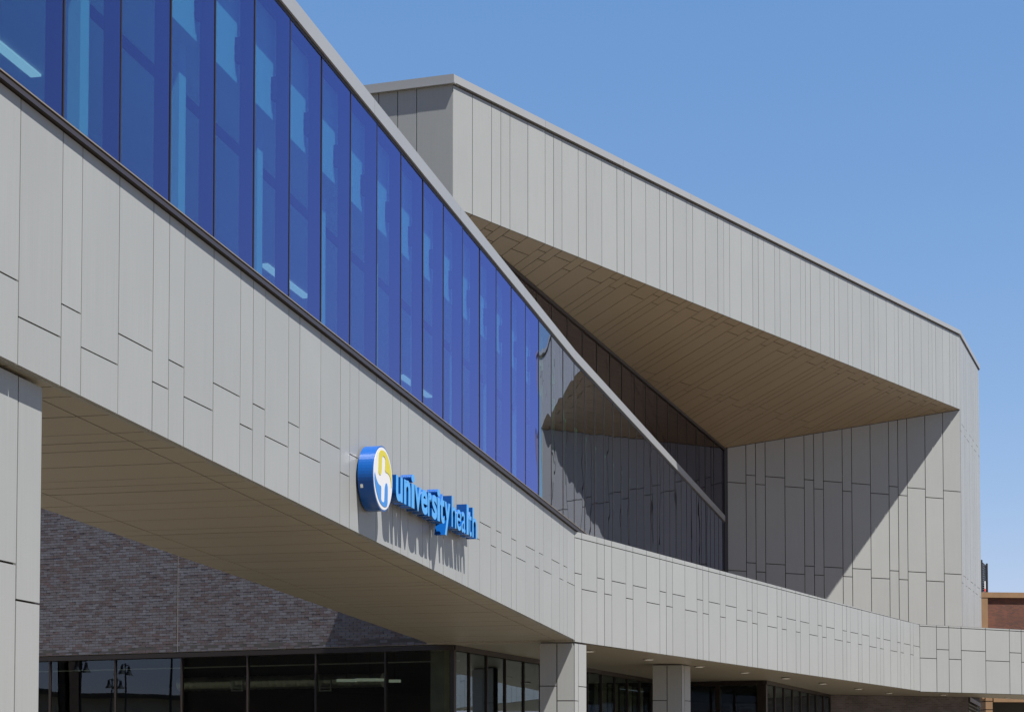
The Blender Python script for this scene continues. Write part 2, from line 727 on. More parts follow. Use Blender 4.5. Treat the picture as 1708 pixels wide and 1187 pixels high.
for u in mull:
    mb = MB()
    mb.prism([S_F.p(u - .010, f_glass(u), .002), S_F.p(u + .010, f_glass(u), .002), S_F.p(u + .010, f_cop(u) - .05, .002), S_F.p(u - .010, f_cop(u) - .05, .002)], S_F.N * -.026)
    mb.prism([S_F.p(u - .030, f_glass(u), -.021), S_F.p(u + .030, f_glass(u), -.021), S_F.p(u + .030, f_cop(u) - .05, -.021), S_F.p(u - .030, f_cop(u) - .05, -.021)], S_F.N * -.165)
    mb.build('mullion', M['bronze'], wing)
# coping in lengths with fine butt joints
cj = [U0, -26.5, -20.9, -15.15, -10.2, -5.2, 0.0, 5.0, 10.0, 15.0, 20.0, 25.0, 29.1]
for a, b in zip(cj[:-1], cj[1:]):
    a1, b1 = a + .004, b - .004
    mb = MB()
    mb.prism([S_F.p(a1, f_cop(a1 - 1e-6), .035), S_F.p(b1, f_cop(b1 - 1e-6), .035), S_F.p(b1, f_cop(b1 - 1e-6) + .225, .035), S_F.p(a1, f_cop(a1 - 1e-6) + .225, .035)], S_F.N * -.36)
    mb.build('coping', M['coping'], wing)
mb = MB()
for a, b in ((U0, -.001), (.001, 29.1)):
    mb.prism([S_F.p(a, f_cop(a) - .055, .004), S_F.p(b, f_cop(b) - .055, .004), S_F.p(b, f_cop(b) - .002, .004), S_F.p(a, f_cop(a) - .002, .004)], S_F.N * -.17)
mb.build('head_channel', M['bronze'], wing)
# soffit panels
P1, P2 = S_F.p(U0, f_bot(U0), -.05), S_F.p(0, f_bot(0), -.05)
S_FS = Surf(P2, (P2 - P1), N=S_F.N.cross(P2 - P1))
if S_FS.N.z > 0:
    S_FS = Surf(P2, (P2 - P1), N=(P2 - P1).cross(S_F.N))
sg = 1 if (S_FS.V.dot(S_F.N) < 0) else -1               # v inward
scale_u = 1 / S_F.U.dot(S_FS.U)
cells = []
t, k = -30, 0
rows = [0, .40, 2.88, 3.45]
while t < 62:
    wdt = PAT[k % 10]
    a, b = (t - 62) * U_F * scale_u, (t + wdt - 62) * U_F * scale_u
    for c_, d_ in zip(rows[:-1], rows[1:]):
        cells.append([(a, sg * c_), (b, sg * c_), (b, sg * d_), (a, sg * d_)])
    t += wdt
    k += 1
panels(S_FS, [(U0, 0), (0, 0), (0, sg * 3.45), (U0, sg * 3.45)], cells, 'soffit_panel', M['wing_soffit'], wing, gap=.022, thick=.04)
# back wall, roof, floor and ceiling of the corridor behind the glass
NEARW = 1.0
mb = MB()
mb.prism([S_F.p(U0, f_bot(U0) + .02, -3.5), S_F.p(NEARW, f_bot(0) + .02, -3.5), S_F.p(NEARW, 11.05, -3.5), S_F.p(U0, f_cop(U0) + .1, -3.5)], S_F.N * .12, )
mb.build('back_wall', M['inside_white'], wing)
G2U = hdir(1950)
S_G = Surf(K0, G2U)
dAU = (A0 - K0)
# where the rear glazing meets the fascia plane
den = S_G.U.dot(S_A.N)
g_near = (C0 - K0).dot(S_A.N) / den
GN = S_G.p(g_near, 0)
mb = MB()
top = [S_F.p(U0, f_cop(U0) + .12, -.3), S_F.p(0, f_cop(0) + .12, -.3), S_F.p(0, f_cop(0) + .12, -3.5), S_F.p(U0, f_cop(U0) + .12, -3.5)]
mb.prism(top, (0, 0, -.14))
tri = [S_F.p(0.004, 11.10, -.3), S_F.p(28.9, 11.27, -.3), Vector((K.x, K.y, 11.27)) - S_F.U * .2, Vector((GN.x, GN.y, 11.10)), S_F.p(0.004, 11.10, -3.5)]
mb.prism(tri, (0, 0, -.14))
mb.build('roof', M['roof_white'], wing)
ceil = lambda u: 9.60 - .0236 * u
mb = MB()
mb.prism([S_F.p(U0, ceil(U0), -.24), S_F.p(0, ceil(0), -.24), S_F.p(0, ceil(0), -3.36), S_F.p(U0, ceil(U0), -3.36)], (0, 0, .08))
mb.prism([S_F.p(.01, ceil(0), -.24), S_F.p(27, ceil(0), -.24), S_F.p(27, ceil(0), -.8), S_F.p(.01, ceil(0), -3.30)], (0, 0, .08))
mb.build('ceiling', M['inside_white'], wing)
mb = MB()
mb.prism([S_F.p(U0, ceil(U0) + .004, -.235), S_F.p(0, ceil(0) + .004, -.235), S_F.p(0, f_cop(0) - .03, -.235), S_F.p(U0, f_cop(U0) - .03, -.235)], S_F.N * -.06)
mb.build('bulkhead', M['inside_white'], wing)
mb = MB()
mb.prism([S_F.p(U0, f_sill(U0) - .35, -.15), S_F.p(0, f_sill(0) - .35, -.15), S_F.p(0, f_sill(0) - .35, -3.36), S_F.p(U0, f_sill(U0) - .35, -3.36)], (0, 0, -.25))
mb.build('corridor_floor', M['inside_grey'], wing)
# cross wall that closes the corridor where it meets the upper block
mb = MB()
mb.prism([S_F.p(27.5, 6.4, -.15), S_F.p(27.5, 11.0, -.15), S_F.p(27.5, 11.0, -.9), S_F.p(27.5, 6.4, -.9)], S_F.U * .1)
# inner face of the narrowing gallery right of the corner
q1, q2 = Vector((GN.x, GN.y, 0)) + S_F.N * .0, K0 + S_F.N * -.25
mb.prism([S_F.p(0.2, 6.3, -3.36), Vector((K.x, K.y, 6.3)) - S_F.U * .4 - S_F.N * .3, Vector((K.x, K.y, 10.9)) - S_F.U * .4 - S_F.N * .3, S_F.p(0.2, 10.9, -3.36)], S_F.N * -.06)
mb.build('gallery_wall', M['inside_grey'], wing)
# interior: white columns, light shelves with fin brackets, ceiling rail, linear lamps
for i, u in enumerate(mull):
    if i % 2 == 1 and u < -1:
        mb = MB()
        mb.box(S_F.p(u + 1.22, (f_sill(u) - .35 + ceil(u)) / 2, -.47), S_F.U * .10, S_F.N * .07, Z * ((ceil(u) - f_sill(u) + .35) / 2 - .005))
        mb.build('interior_column', M['inside_white'], wing)
for u in mull:
    if u < 1:
        zc = ceil(u) + .40
        mb = MB()
        mb.box(S_F.p(u - .02, zc, -.205), S_F.U * .06, S_F.N * .04, Z * .15)
        for s_ in (-.06, .06):
            mb.box(S_F.p(u - .085, zc + s_, -.205), S_F.U * .012, S_F.N * .02, Z * .02)
        mb.build('bracket', M['fin'], wing)
mb = MB()
mb.bar(S_F.p(U0, ceil(U0) - .02, -1.05), S_F.p(0, ceil(0) - .02, -1.05), .12, .05)
mb.bar(S_F.p(U0, ceil(U0) - .01, -2.95), S_F.p(0, ceil(0) - .01, -2.95), .03, .03)
mb.build('ceiling_rail', M['fin'], wing)
CP, CN = S_F.p(0, ceil(0) - .014), (S_F.U - Z * .0236).cross(S_F.N)
for x0, y0, x1, y1 in ((-24, 58, 60, 127), (440, 441, 511, 496), (668, 626, 716, 662)):
    MB().bar(on_plane(x0, y0, CP, CN), on_plane(x1, y1, CP, CN), .14, .03).build('ceiling_lamp', M['lamp_white'], wing)

# ------------------------------------------------------------------ end pier left of the wing opening
PZ = f_bot(-25.2)
pier = empty('end_pier', 'wide pale grey panelled pier at the left edge under the wing', 'pier', S_F.p(-28, 0, -.6))
S_P = Surf(S_F.p(0, 0, -.12), S_F.U)
pu = S_P.px(70.5, 700)[0]
pj = S_P.px(30, 700)[0]
zl, zh = S_P.px(15, 938)[1], S_P.px(48, 1003.5)[1]
cells = []
u, k = pu, 0
for wdt in (pu - pj, .83, .83, .83, .83, .83, .83, .83):
    zr = zh if k % 2 == 0 else zl
    lv = [0.02, zr - 2.4, zr, 9]
    for a, b in zip(lv[:-1], lv[1:]):
        cells.append((u - wdt, a, u, b))
    u -= wdt
    k += 1
ptop = lambda u: f_bot(u) - .03
panels(S_P, [(u, 0.02), (pu, 0.02), (pu, ptop(pu)), (u, ptop(u))], cells, 'pier_panel', M['panel'], pier, gap=.02, thick=.04)
mb = MB()
mb.prism([S_P.p(u, 0, -.10), S_P.p(pu - .01, 0, -.10), S_P.p(pu - .01, ptop(pu) - .01, -.10), S_P.p(u, ptop(u) - .01, -.10)], S_F.N * -.8)
mb.build('pier_core', M['panel'], pier)

# ------------------------------------------------------------------ canopy: two bands, flat soffit, roof deck
canopy = empty('entrance_canopy', 'low grey panelled canopy band bending round the entrance corner', 'canopy', S_R.p(10, 0, -2))


def band(S, joints, first_low, ztop, zrev, zbot, zlo, zhi, end):
    cells = []
    e = [0.0] + joints + [end]
    for i, (a, b) in enumerate(zip(e[:-1], e[1:])):
        low = (i % 2 == 0) == first_low
        zr = zlo if low else zhi
        cells += [(a, zbot, b, zr), (a, zr, b, zrev), (a, zrev, b, ztop)]
    return cells


jr, u = [], .37
seq = [2, 1, 1, 2, 1, 2, 2, 1, 1, 2]
k = 0
while u < R_LEN - .2:
    jr.append(u)
    u += .4040 * seq[k % 10]
    k += 1
panels(S_R, [(0, 4.53), (R_LEN, 4.50), (R_LEN, 6.93), (0, 7.07)], band(S_R, jr, False, 7.2, 6.915, 4.3, 5.765, 6.105, R_LEN), 'band_panel', M['panel'], canopy, gap=.019, thick=.045)
jq = [.815, 1.425, 2.035, 3.26, 4.485, 5.10]
seq = [1, 2, 1, 2, 2, 1, 1, 2, 1, 2, 2, 1]
for s_ in seq:
    jq.append(jq[-1] + .6125 * s_)
Q_LEN = jq[-1] + .6
panels(S_Q, [(0, 4.475), (Q_LEN, 4.475), (Q_LEN, 6.955), (0, 6.935)], band(S_Q, jq, True, 7.2, 6.865, 4.3, 5.705, 6.045, Q_LEN), 'band_panel', M['panel'], canopy, gap=.025, thick=.045)
Q_END = S_Q.p(Q_LEN, 0)
lv = lambda p_, z: Vector((p_.x, p_.y, z))
SFC = on_level(757, 1074, 4.54)
SF_A, SF_B = on_level(762, 1075.5, 4.54), on_level(1089, 1131.5, 4.54)
sfd = (SF_B - SF_A)
sfd.z = 0
sfd.normalize()
S_4R = on_level(1277, 1133.5, 4.50)
S_4L = on_level(1153, 1137, 4.50)
d4 = (S_4R - S_4L)
d4.z = 0
d4.normalize()
# storefront 3 meets storefront 4
den = sfd.x * d4.y - sfd.y * d4.x
tt = ((S_4L.x - SFC.x) * d4.y - (S_4L.y - SFC.y) * d4.x) / den
S_3E = SFC + sfd * tt
S_5E = on_level(1385, 1158, 4.47)
BR_E = on_level(1615, 1161.5, 4.47)
mb = MB()
inner = [lv(S_F.p(0, 0, -.06), 4.53), lv(S_R.p(R_LEN, 0, -.05), 4.50), lv(Q_END - S_Q.N * .05, 4.475), lv(Q_END - S_Q.N * 5.2, 4.475), lv(BR_E + Vector((3.2, 3.0, 0)), 4.475), lv(BR_E, 4.475), lv(S_5E, 4.48), lv(S_4R, 4.50), lv(S_3E, 4.52), lv(SFC, 4.53), lv(S_F.p(0, 0, -3.5), 4.53)]
# fan of convex slabs (the outline is not convex)
fan = [[0, 1, 7, 8], [0, 8, 9, 10], [1, 2, 5, 6], [1, 6, 7], [2, 3, 4, 5]]
for idx in fan:
    mb.prism([inner[i] for i in idx], (0, 0, .10))
mb.build('soffit', M['wing_soffit'], canopy)
mb = MB()
for idx in ([S_F.p(0.05, 0, -.05), S_R.p(R_LEN, 0, -.06), S_W.p(3, 0, -.2), K0 - S_F.N * .2], [S_R.p(R_LEN, 0, -.06), S_Q.p(Q_LEN, 0, -.06), S_S.p(9, 0, .2), S_W.p(3, 0, -.2)]):
    mb.prism([lv(q, 6.72) for q in idx], (0, 0, -.2))
mb.build('roof_deck', M['roof_gravel'], canopy)
lights = [(983, 1085.5), (1082.5, 1099), (1166.5, 1111), (1242.5, 1121), (1311, 1130.5), (1373, 1139.4), (1432, 1148), (1483, 1155.3), (1573.5, 1158), (1681, 1162.5)]
DL = ['recessed downlight just right of the nearer column head', 'recessed downlight in the soffit left of the farther column head',
      'recessed downlight just right of the farther column head', 'recessed downlight above the door glazing right of the farther column',
      'recessed downlight above the near end of the far receding glazing', 'recessed downlight above the far end of the receding glazing',
      'recessed downlight above the left end of the shaded brick wall', 'recessed downlight above the shaded brick wall just before the band bends',
      'recessed downlight above the shaded brick wall just past the bend of the band', 'recessed downlight at the far right end of the canopy soffit']
for i, (x, y) in enumerate(lights):
    c_ = on_level(x, y, 4.505 if x < 1250 else 4.475)
    d_ = empty('recessed_downlight', DL[i], 'downlight', (c_.x, c_.y, c_.z), 'downlights in a row along the canopy soffit')
    zt = c_.z
    mb = MB()
    n = 16
    ring = [Vector((c_.x + .15 * math.cos(2 * math.pi * j / n), c_.y + .15 * math.sin(2 * math.pi * j / n), zt - .012)) for j in range(n)]
    mb.prism(ring, (0, 0, .03))
    mb.build('trim_ring', M['ring_paint'], d_)
    mb = MB()
    ring = [Vector((c_.x + .11 * math.cos(2 * math.pi * j / n), c_.y + .11 * math.sin(2 * math.pi * j / n), zt - .016)) for j in range(n)]
    mb.prism(ring, (0, 0, .006))
    mb.build('lens', M['downlight'], d_)

# ------------------------------------------------------------------ upper block: fascia, return, recess wall, soffit, rear glazing
block = empty('upper_block', 'large grey panelled upper block with a deep recess open towards the canopy', 'building', (S_A.p(-18, 0)).to_tuple())
NL = -NEAR_U
a_top = lambda u: 19.74 + (u / NL) * (19.74 - 18.097)
a_rev = lambda u: 19.53 + (u / NL) * (19.53 - 17.865)
a_bot = lambda u: 16.46 + (u / NL) * (16.46 - 14.93)
nA = NL / 88.0
seqA = [1, 1, 2, 2, 1, 1, 2, 1, 2, 2]
tj, k = [-4, -2, 0], 0
while tj[-1] < 84:
    tj.append(tj[-1] + seqA[k % 10])
    k += 1
tj[-1] = 84
cells = [((a - 84) * nA, 10, (b - 84) * nA, 25) for a, b in zip(tj[:-1], tj[1:])]
panels(S_A, [(-NL, a_bot(-NL)), (0, a_bot(0)), (0, a_rev(0)), (-NL, a_rev(-NL))], cells, 'fascia_panel', M['panel'], block, gap=.019, thick=.045)
cj = [-NL - .03] + [-NL + 4.2 * i for i in range(1, 9)] + [.03]
for a, b in zip(cj[:-1], cj[1:]):
    mb = MB()
    a1, b1 = a + .004, b - .004
    mb.prism([S_A.p(a1, a_rev(a1) + .045, .06), S_A.p(b1, a_rev(b1) + .045, .06), S_A.p(b1, a_top(b1), .06), S_A.p(a1, a_top(a1), .06)], S_A.N * -.5)
    mb.build('fascia_coping', M['coping'], block)
# return wall
cells = []
e = [0, -.92, -1.41, -1.90, -2.82, -3.3, -4.2, -5.1, -5.6, -6.1, -7]
cells = [(b, 10, a, 25) for a, b in zip(e[:-1], e[1:])]
panels(S_T, [(-7, 14.0), (0, 14.0), (0, 17.88), (-7, 17.88)], cells, 'return_panel', M['panel'], block, gap=.019, thick=.045)
mb = MB()
mb.prism([S_T.p(-7, 17.90, .075), S_T.p(.055, 17.90, .075), S_T.p(.055, 18.10, .075), S_T.p(-7, 18.10, .075)], S_T.N * -.5)
mb.prism([S_T.p(-7, 17.875, .095), S_T.p(.075, 17.875, .095), S_T.p(.075, 17.899, .095), S_T.p(-7, 17.899, .095)], S_T.N * -.1)
mb.build('return_coping', M['coping'], block)
# back wall of the recess
nW = .4507
wj = [0, 2.31 * U_F, 3.37 * U_F, 4.43 * U_F]
for s_ in [2, 2, 1, 1, 2, 1, 2, 2, 1, 1, 2, 2, 2]:
    wj.append(wj[-1] + nW * s_)
W_LEN = (C0 - K0).length
wj[-1] = W_LEN
cells = []
for i, (a, b) in enumerate(zip(wj[:-1], wj[1:])):
    d_ = 0.0 if i % 2 == 0 else .335
    lvz = [2, 5.92 + d_, 9.31 + d_, 12.72 + d_, 30]
    for c_, e_ in zip(lvz[:-1], lvz[1:]):
        cells.append((a, c_, b, e_))
w_top = lambda u: K.z + (C.z - K.z) * u / W_LEN
panels(S_W, [(0.12, 6.6), (W_LEN, 6.6), (W_LEN, w_top(W_LEN)), (.12, w_top(.12))], cells, 'recess_panel', M['panel'], block, gap=.032, thick=.045)
mb = MB()
mb.prism([S_W.p(.12, w_top(.12) - .03, -.06), S_W.p(W_LEN - .03, w_top(W_LEN) - .03, -.06), S_W.p(W_LEN - .03, w_top(W_LEN) + .30, -.06), S_W.p(.12, w_top(.12) + .30, -.06)], S_W.N * -.15)
mb.build('head_closer', M['joint'], block)
# side wall
cells = []
e = [0, .42, 1.26, 1.7, 2.1, 3.0, 3.8, 4.2, 4.7, 5.5, 6.3, 6.9, 7.6, 8.2, 9.0]
for i, (a, b) in enumerate(zip(e[:-1], e[1:])):
    d_ = .335 if i % 2 else 0
    lvz = [6.4, 9.31 + d_, 15.6 + d_, 25]
    for c_, e_ in zip(lvz[:-1], lvz[1:]):
        cells.append((a, c_, b, e_))
S_END = 6.85
panels(S_S, [(0.0, 6.6), (S_END, 6.6), (S_END, 19.52), (0.0, 19.52)], cells, 'side_panel', M['panel'], block, gap=.022, thick=.045)
mb = MB()
mb.prism([S_S.p(.07, 19.56, .05), S_S.p(S_END + .12, 19.56, .05), S_S.p(S_END + .12, 19.74, .05), S_S.p(.07, 19.74, .05)], S_S.N * -.5)
mb.build('side_coping', M['coping'], block)
# dark reveals under the copings
mb = MB()
mb.prism([S_A.p(-NL + .03, a_rev(-NL) + .002, -.01), S_A.p(-.02, a_rev(0) + .002, -.01), S_A.p(-.02, a_rev(0) + .043, -.01), S_A.p(-NL + .03, a_rev(-NL) + .043, -.01)], S_A.N * -.3)
mb.prism([S_S.p(.03, 19.525, -.01), S_S.p(S_END + .08, 19.525, .03), S_S.p(S_END + .08, 19.555, .03), S_S.p(.03, 19.555, -.01)], S_S.N * -.3)
mb.build('coping_reveal', M['joint'], block)
# flat roof and rear walls closing the block
mb = MB()
B1 = S_S.p(S_END, 0)
B2 = S_T.p(-7, 0) + Vector((0, 0, 0))
tops = [lv(A0 - S_A.N * .6 - S_T.N * .3, 17.75), lv(C0 - S_A.N * .6, 19.35), lv(B1 - S_S.N * .6, 19.35), lv(B2 - S_T.N * .6, 17.75)]
mb.prism([tops[0], tops[1], tops[2]], (0, 0, -.25))
mb.prism([tops[0], tops[2], lv(K0 + Vector((-16, 20, 0)), 18.4), tops[3]], (0, 0, -.25))
mb.build('block_roof', M['roof_white'], block)
mb = MB()
RP = K0 + Vector((-16, 20, 0))
for a, b, za_, zb_ in ((B1, RP, 6.6, 6.6), (RP, B2, 14, 14)):
    mb.prism([lv(a, za_), lv(b, zb_), lv(b, 17.4), lv(a, 17.4)], Vector((-.2, .2, 0)))
mb.build('rear_wall', M['inside_grey'], block)
# underside closing the block's near corner
q_in = S_G.p(g_near + 9, 0, -2.4)
mb = MB()
mb.prism([lv(A0 - S_A.N * .06 - S_T.N * .06, 14.02), lv(GN - S_A.N * .06, 14.02), lv(q_in, 14.02), lv(B2 - S_T.N * .06, 14.02)], (0, 0, .35))
mb.build('block_underside', M['warm_soffit'], block)
# sloping soffit of the recess
AN = S_A.p(-NL, a_bot(-NL))
e_dir = (C - AN).normalized()
nS = (AN - C).cross(K - C).normalized()
if nS.z > 0:
    nS = -nS
S_V = Surf(C, e_dir, N=nS)
sv = 1 if (K - C).dot(S_V.V) > 0 else -1
sdir = Vector((-0.6745, 0.6755, -0.297))
sdir = (sdir - nS * sdir.dot(nS)).normalized()
sk = sdir.dot(S_V.U) / (sdir.dot(S_V.V) * sv)            # shear of the strips
Kuv = ((K - C).dot(S_V.U), (K - C).dot(S_V.V))
# soffit meets the rear glazing: the corner on the fascia edge
gA = S_A.p(0, 0)
u_g = (GN - C0).dot(S_A.U)
AG = S_A.p(u_g, a_bot(u_g))
AGuv = ((AG - C).dot(S_V.U), (AG - C).dot(S_V.V))
region = [(0, 0), AGuv, Kuv]
cells = []
ul = (AN - C).length / 88.0
ulen = (AN - C).length
for i, (a, b) in enumerate(zip(tj[:-1], tj[1:])):
    ua, ub = -ulen + (a + 4) * ul, -ulen + (b + 4) * ul
    near = (i % 2 == 0)
    rows = [0, .285 if near else .605, 3.62 if near else 3.96, 7.0, 12]
    for c_, d_ in zip(rows[:-1], rows[1:]):
        cells.append([(ua + sk * c_, sv * c_), (ub + sk * c_, sv * c_), (ub + sk * d_, sv * d_), (ua + sk * d_, sv * d_)])
panels(S_V, region, cells, 'soffit_panel', M['warm_soffit'], block, gap=.026, thick=.04)
# rear glazing of the recess, dim violet panes
g_top = lambda u: None
den = S_G.U.dot(nS)


def soff_z(u):
    p_ = S_G.p(u, 0)
    return (C.z * nS.z + (C.x - p_.x) * nS.x + (C.y - p_.y) * nS.y) / nS.z


gm = []
for x in (896, 921, 946.8, 972, 996, 1018, 1037.9, 1058.9, 1077.8, 1096.8, 1114.5, 1131, 1146):
    gm.append(S_G.px(x, 700)[0])
stp = (gm[-1] - gm[0]) / 12
gm = [gm[0] - stp * i for i in range(8, 0, -1)] + gm
while gm[-1] + stp < -.2:
    gm.append(gm[-1] + stp)
gm = [g_near + .05] + [q for q in gm if q > g_near + .2] + [-.05]
for a, b in zip(gm[:-1], gm[1:]):
    q = inset([(a, 7.6), (b, 7.6), (b, soff_z(b) - .09), (a, soff_z(a) - .09)], .012)
    j = [random.uniform(-.0012, .0012) for _ in range(3)]
    fr = [S_G.p(u, v, -.01 + j[0] * (u - a) + j[1] * (v - 10) * .3) for u, v in q]
    MB().solid(fr, [p_ - S_G.N * .012 for p_ in fr], q, (0, 1, 1)).build('recess_pane', [M['dusk_glass'], M['clear']], block)
for u in gm[1:-1]:
    mb = MB()
    mb.prism([S_G.p(u - .015, 7.6, .0), S_G.p(u + .015, 7.6, .0), S_G.p(u + .015, soff_z(u) - .09, .0), S_G.p(u - .015, soff_z(u) - .09, .0)], S_G.N * -.12)
    mb.build('recess_mullion', M['bronze'], block)
mb = MB()
mb.prism([S_G.p(g_near, soff_z(g_near) - .10, .04), S_G.p(0, soff_z(0) - .10, .04), S_G.p(0, soff_z(0) - .004, .04), S_G.p(g_near, soff_z(g_near) - .004, .04)], S_G.N * -.14)
mb.prism([S_W.p(-.03, 6.6, .03), S_W.p(.115, 6.6, .03), S_W.p(.115, K.z - .01, .03), S_W.p(-.03, K.z - .01, .03)], S_W.N * -.12)
mb.build('recess_frame', M['bronze'], block)
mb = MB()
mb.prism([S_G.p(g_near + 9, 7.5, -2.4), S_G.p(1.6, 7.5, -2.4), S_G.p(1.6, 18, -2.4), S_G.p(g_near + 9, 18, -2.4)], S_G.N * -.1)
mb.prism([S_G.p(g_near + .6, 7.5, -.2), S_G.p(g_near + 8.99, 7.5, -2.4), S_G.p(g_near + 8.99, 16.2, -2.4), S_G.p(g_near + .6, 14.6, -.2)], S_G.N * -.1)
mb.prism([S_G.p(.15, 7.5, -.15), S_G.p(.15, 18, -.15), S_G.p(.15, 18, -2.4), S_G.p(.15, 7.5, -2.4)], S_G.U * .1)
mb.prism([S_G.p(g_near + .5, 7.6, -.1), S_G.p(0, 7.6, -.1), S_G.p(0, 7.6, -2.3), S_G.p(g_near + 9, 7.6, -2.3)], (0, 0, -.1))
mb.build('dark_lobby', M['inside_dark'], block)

# ------------------------------------------------------------------ canopy columns
def column(corner, ztop, w1, w2, zj1, zj2, label):
    """square panelled column: front face square to the band, right face along it"""
    c0 = lv(corner, 0)
    col = empty('canopy_column', label, 'column', (c0 - S_R.N * 0 - S_R.U * 0).to_tuple(), 'panelled columns under the canopy')
    Sr = Surf(c0, S_R.U)                                     # right face, u away from camera
    fd = Vector((-1, .04, 0)).normalized()                   # front face runs left from the corner
    Sf = Surf(c0 + fd * w1, fd * -1)                         # u from left edge to corner
    if Sf.N.y > 0:
        Sf = Surf(c0, fd)
    cells = []
    for a, b, z in ((0, w1 / 2, zj1), (w1 / 2, w1, zj2)):
        for c_, d_ in ((0.02, z - 1.7), (z - 1.7, z), (z, 9)):
            cells.append((a, c_, b, d_))
    panels(Sf, [(0, .02), (w1 - .002, .02), (w1 - .002, ztop - .02), (0, ztop - .02)], cells, 'column_panel', M['panel'], col, gap=.022, thick=.035, backing=None)
    cells = []
    for a, b, z in ((0, .20, zj2), (.20, w2, zj1)):
        for c_, d_ in ((0.02, z - 1.7), (z - 1.7, z), (z, 9)):
            cells.append((a, c_, b, d_))
    panels(Sr, [(.002, .02), (w2, .02), (w2, ztop - .02), (.002, ztop - .02)], cells, 'column_panel', M['panel'], col, gap=.018, thick=.035, backing=None)
    mb = MB()
    a, b = c0 + fd * .045 + S_R.U * .045, c0 + fd * (w1 - .01) + S_R.U * .045
    mb.prism([a, b, b + S_R.U * (w2 - .06), a + S_R.U * (w2 - .06)], (0, 0, ztop - .002))
    mb.build('column_core', M['column_backing'], col)
    return col


c1 = PC0 - S_R.N * .02 + S_R.U * .03
column(c1, 4.53, .80, .62, 1.6 + (1285 - 1144.5) / 3050 * 41.9, 1.6 + (1285 - 1168) / 3050 * 41.6, 'nearer grey panelled column at the canopy corner, half in sun')
c2p = on_level(1137, 1107.5, 4.50)
column(c2p, 4.51, .80, .62, 1.6 + (1285 - 1170) / 3050 * 51, 1.6 + (1285 - 1196) / 3050 * 51, 'farther grey panelled column under the canopy, in full shade')

# ------------------------------------------------------------------ brick wall behind the wing
BD = hdir(-6300) * -1
S_B = Surf(lv(SFC, 0), BD)
if S_B.N.y > 0:
    S_B = Surf(lv(SFC, 0), -BD)
sgn = 1 if S_B.U.x < 0 else -1                            # u * sgn > 0 runs left
HEAD = 4.53
bwall = empty('brick_wall', 'dark plum and slate brick wall above the storefront behind the wing', 'wall', S_B.p(sgn * 7, 0))
B_LEN, B_TOP = 15.5, 9.2
mb = MB()
mb.prism([S_B.p(0, HEAD + .02, -.016), S_B.p(sgn * B_LEN, HEAD + .02, -.016), S_B.p(sgn * B_LEN, B_TOP, -.016), S_B.p(0, B_TOP, -.016)], S_B.N * -.25)
mb.build('mortar_bed', M['mortar'], bwall)
p_a, p_b = S_B.px(715, 1070), S_B.px(71, 848)
vis = lambda u: p_a[1] + (p_b[1] - p_a[1]) * (u * sgn - p_a[0] * sgn) / (p_b[0] * sgn - p_a[0] * sgn)
BW, RH, JT = .2030, .0677, .010
blist = []
r = 0
z = HEAD + .03
while z < B_TOP - RH:
    off = (BW / 2 if r % 2 else 0)
    n = int(B_LEN / BW)
    for i in range(n):
        a = .004 + off + i * BW
        if z < vis(sgn * (a + BW)) + .55 and a + BW < B_LEN:
            blist.append((a, z))
    z += RH
    r += 1
wts = [.34, .22, .16, .16, .12]


def pick():
    q, s_ = random.random(), 0
    for i, x in enumerate(wts):
        s_ += x
        if q < s_:
            return i
    return 0


# the single bricks: nearest to the camera and in view
inview = [b for b in blist if b[1] < vis(sgn * b[0]) - .02]
inview.sort(key=lambda b: b[0])
single = set(inview[:298])
protos = []
for i, m in enumerate(BRICKS):
    mb = MB()
    hw, hh = (BW - JT) / 2, (RH - JT) / 2
    q = [(-hw, -hh), (hw, -hh), (hw, hh), (-hw, hh)]
    fr = [S_B.U * u_ + Z * v_ for u_, v_ in q]
    mb.solid(fr, [p_ - S_B.N * .03 for p_ in fr], q)
    me = bpy.data.meshes.new('brick')
    me.from_pydata(mb.v, [], mb.f)
    me.materials.append(m)
    me.update()
    protos.append(me)
rest = MB()
for b in blist:
    k = pick()
    c_ = S_B.p(sgn * (b[0] + BW / 2), b[1] + RH / 2, random.uniform(-.002, .003))
    if b in single:
        o = bpy.data.objects.new('brick', protos[k])
        COL.objects.link(o)
        o.parent = bwall
        o.location = c_ - WL[bwall.name]
    else:
        hw, hh = (BW - JT) / 2, (RH - JT) / 2
        fr = [c_ + S_B.U * u_ + Z * v_ for u_, v_ in ((-hw, -hh), (hw, -hh), (hw, hh), (-hw, hh))]
        rest.solid(fr, [p_ - S_B.N * .03 for p_ in fr], None, (k, k, k))
ro = rest.build('brickwork', BRICKS, bwall)
ro['kind'] = 'stuff'
uj = S_B.px(296.5, 1000)[0]
mb = MB()
mb.prism([S_B.p(uj - .007, HEAD + .03, .006), S_B.p(uj + .007, HEAD + .03, .006), S_B.p(uj + .007, B_TOP, .006), S_B.p(uj - .007, B_TOP, .006)], S_B.N * -.03)
mb.build('movement_joint', M['sealant'], bwall)

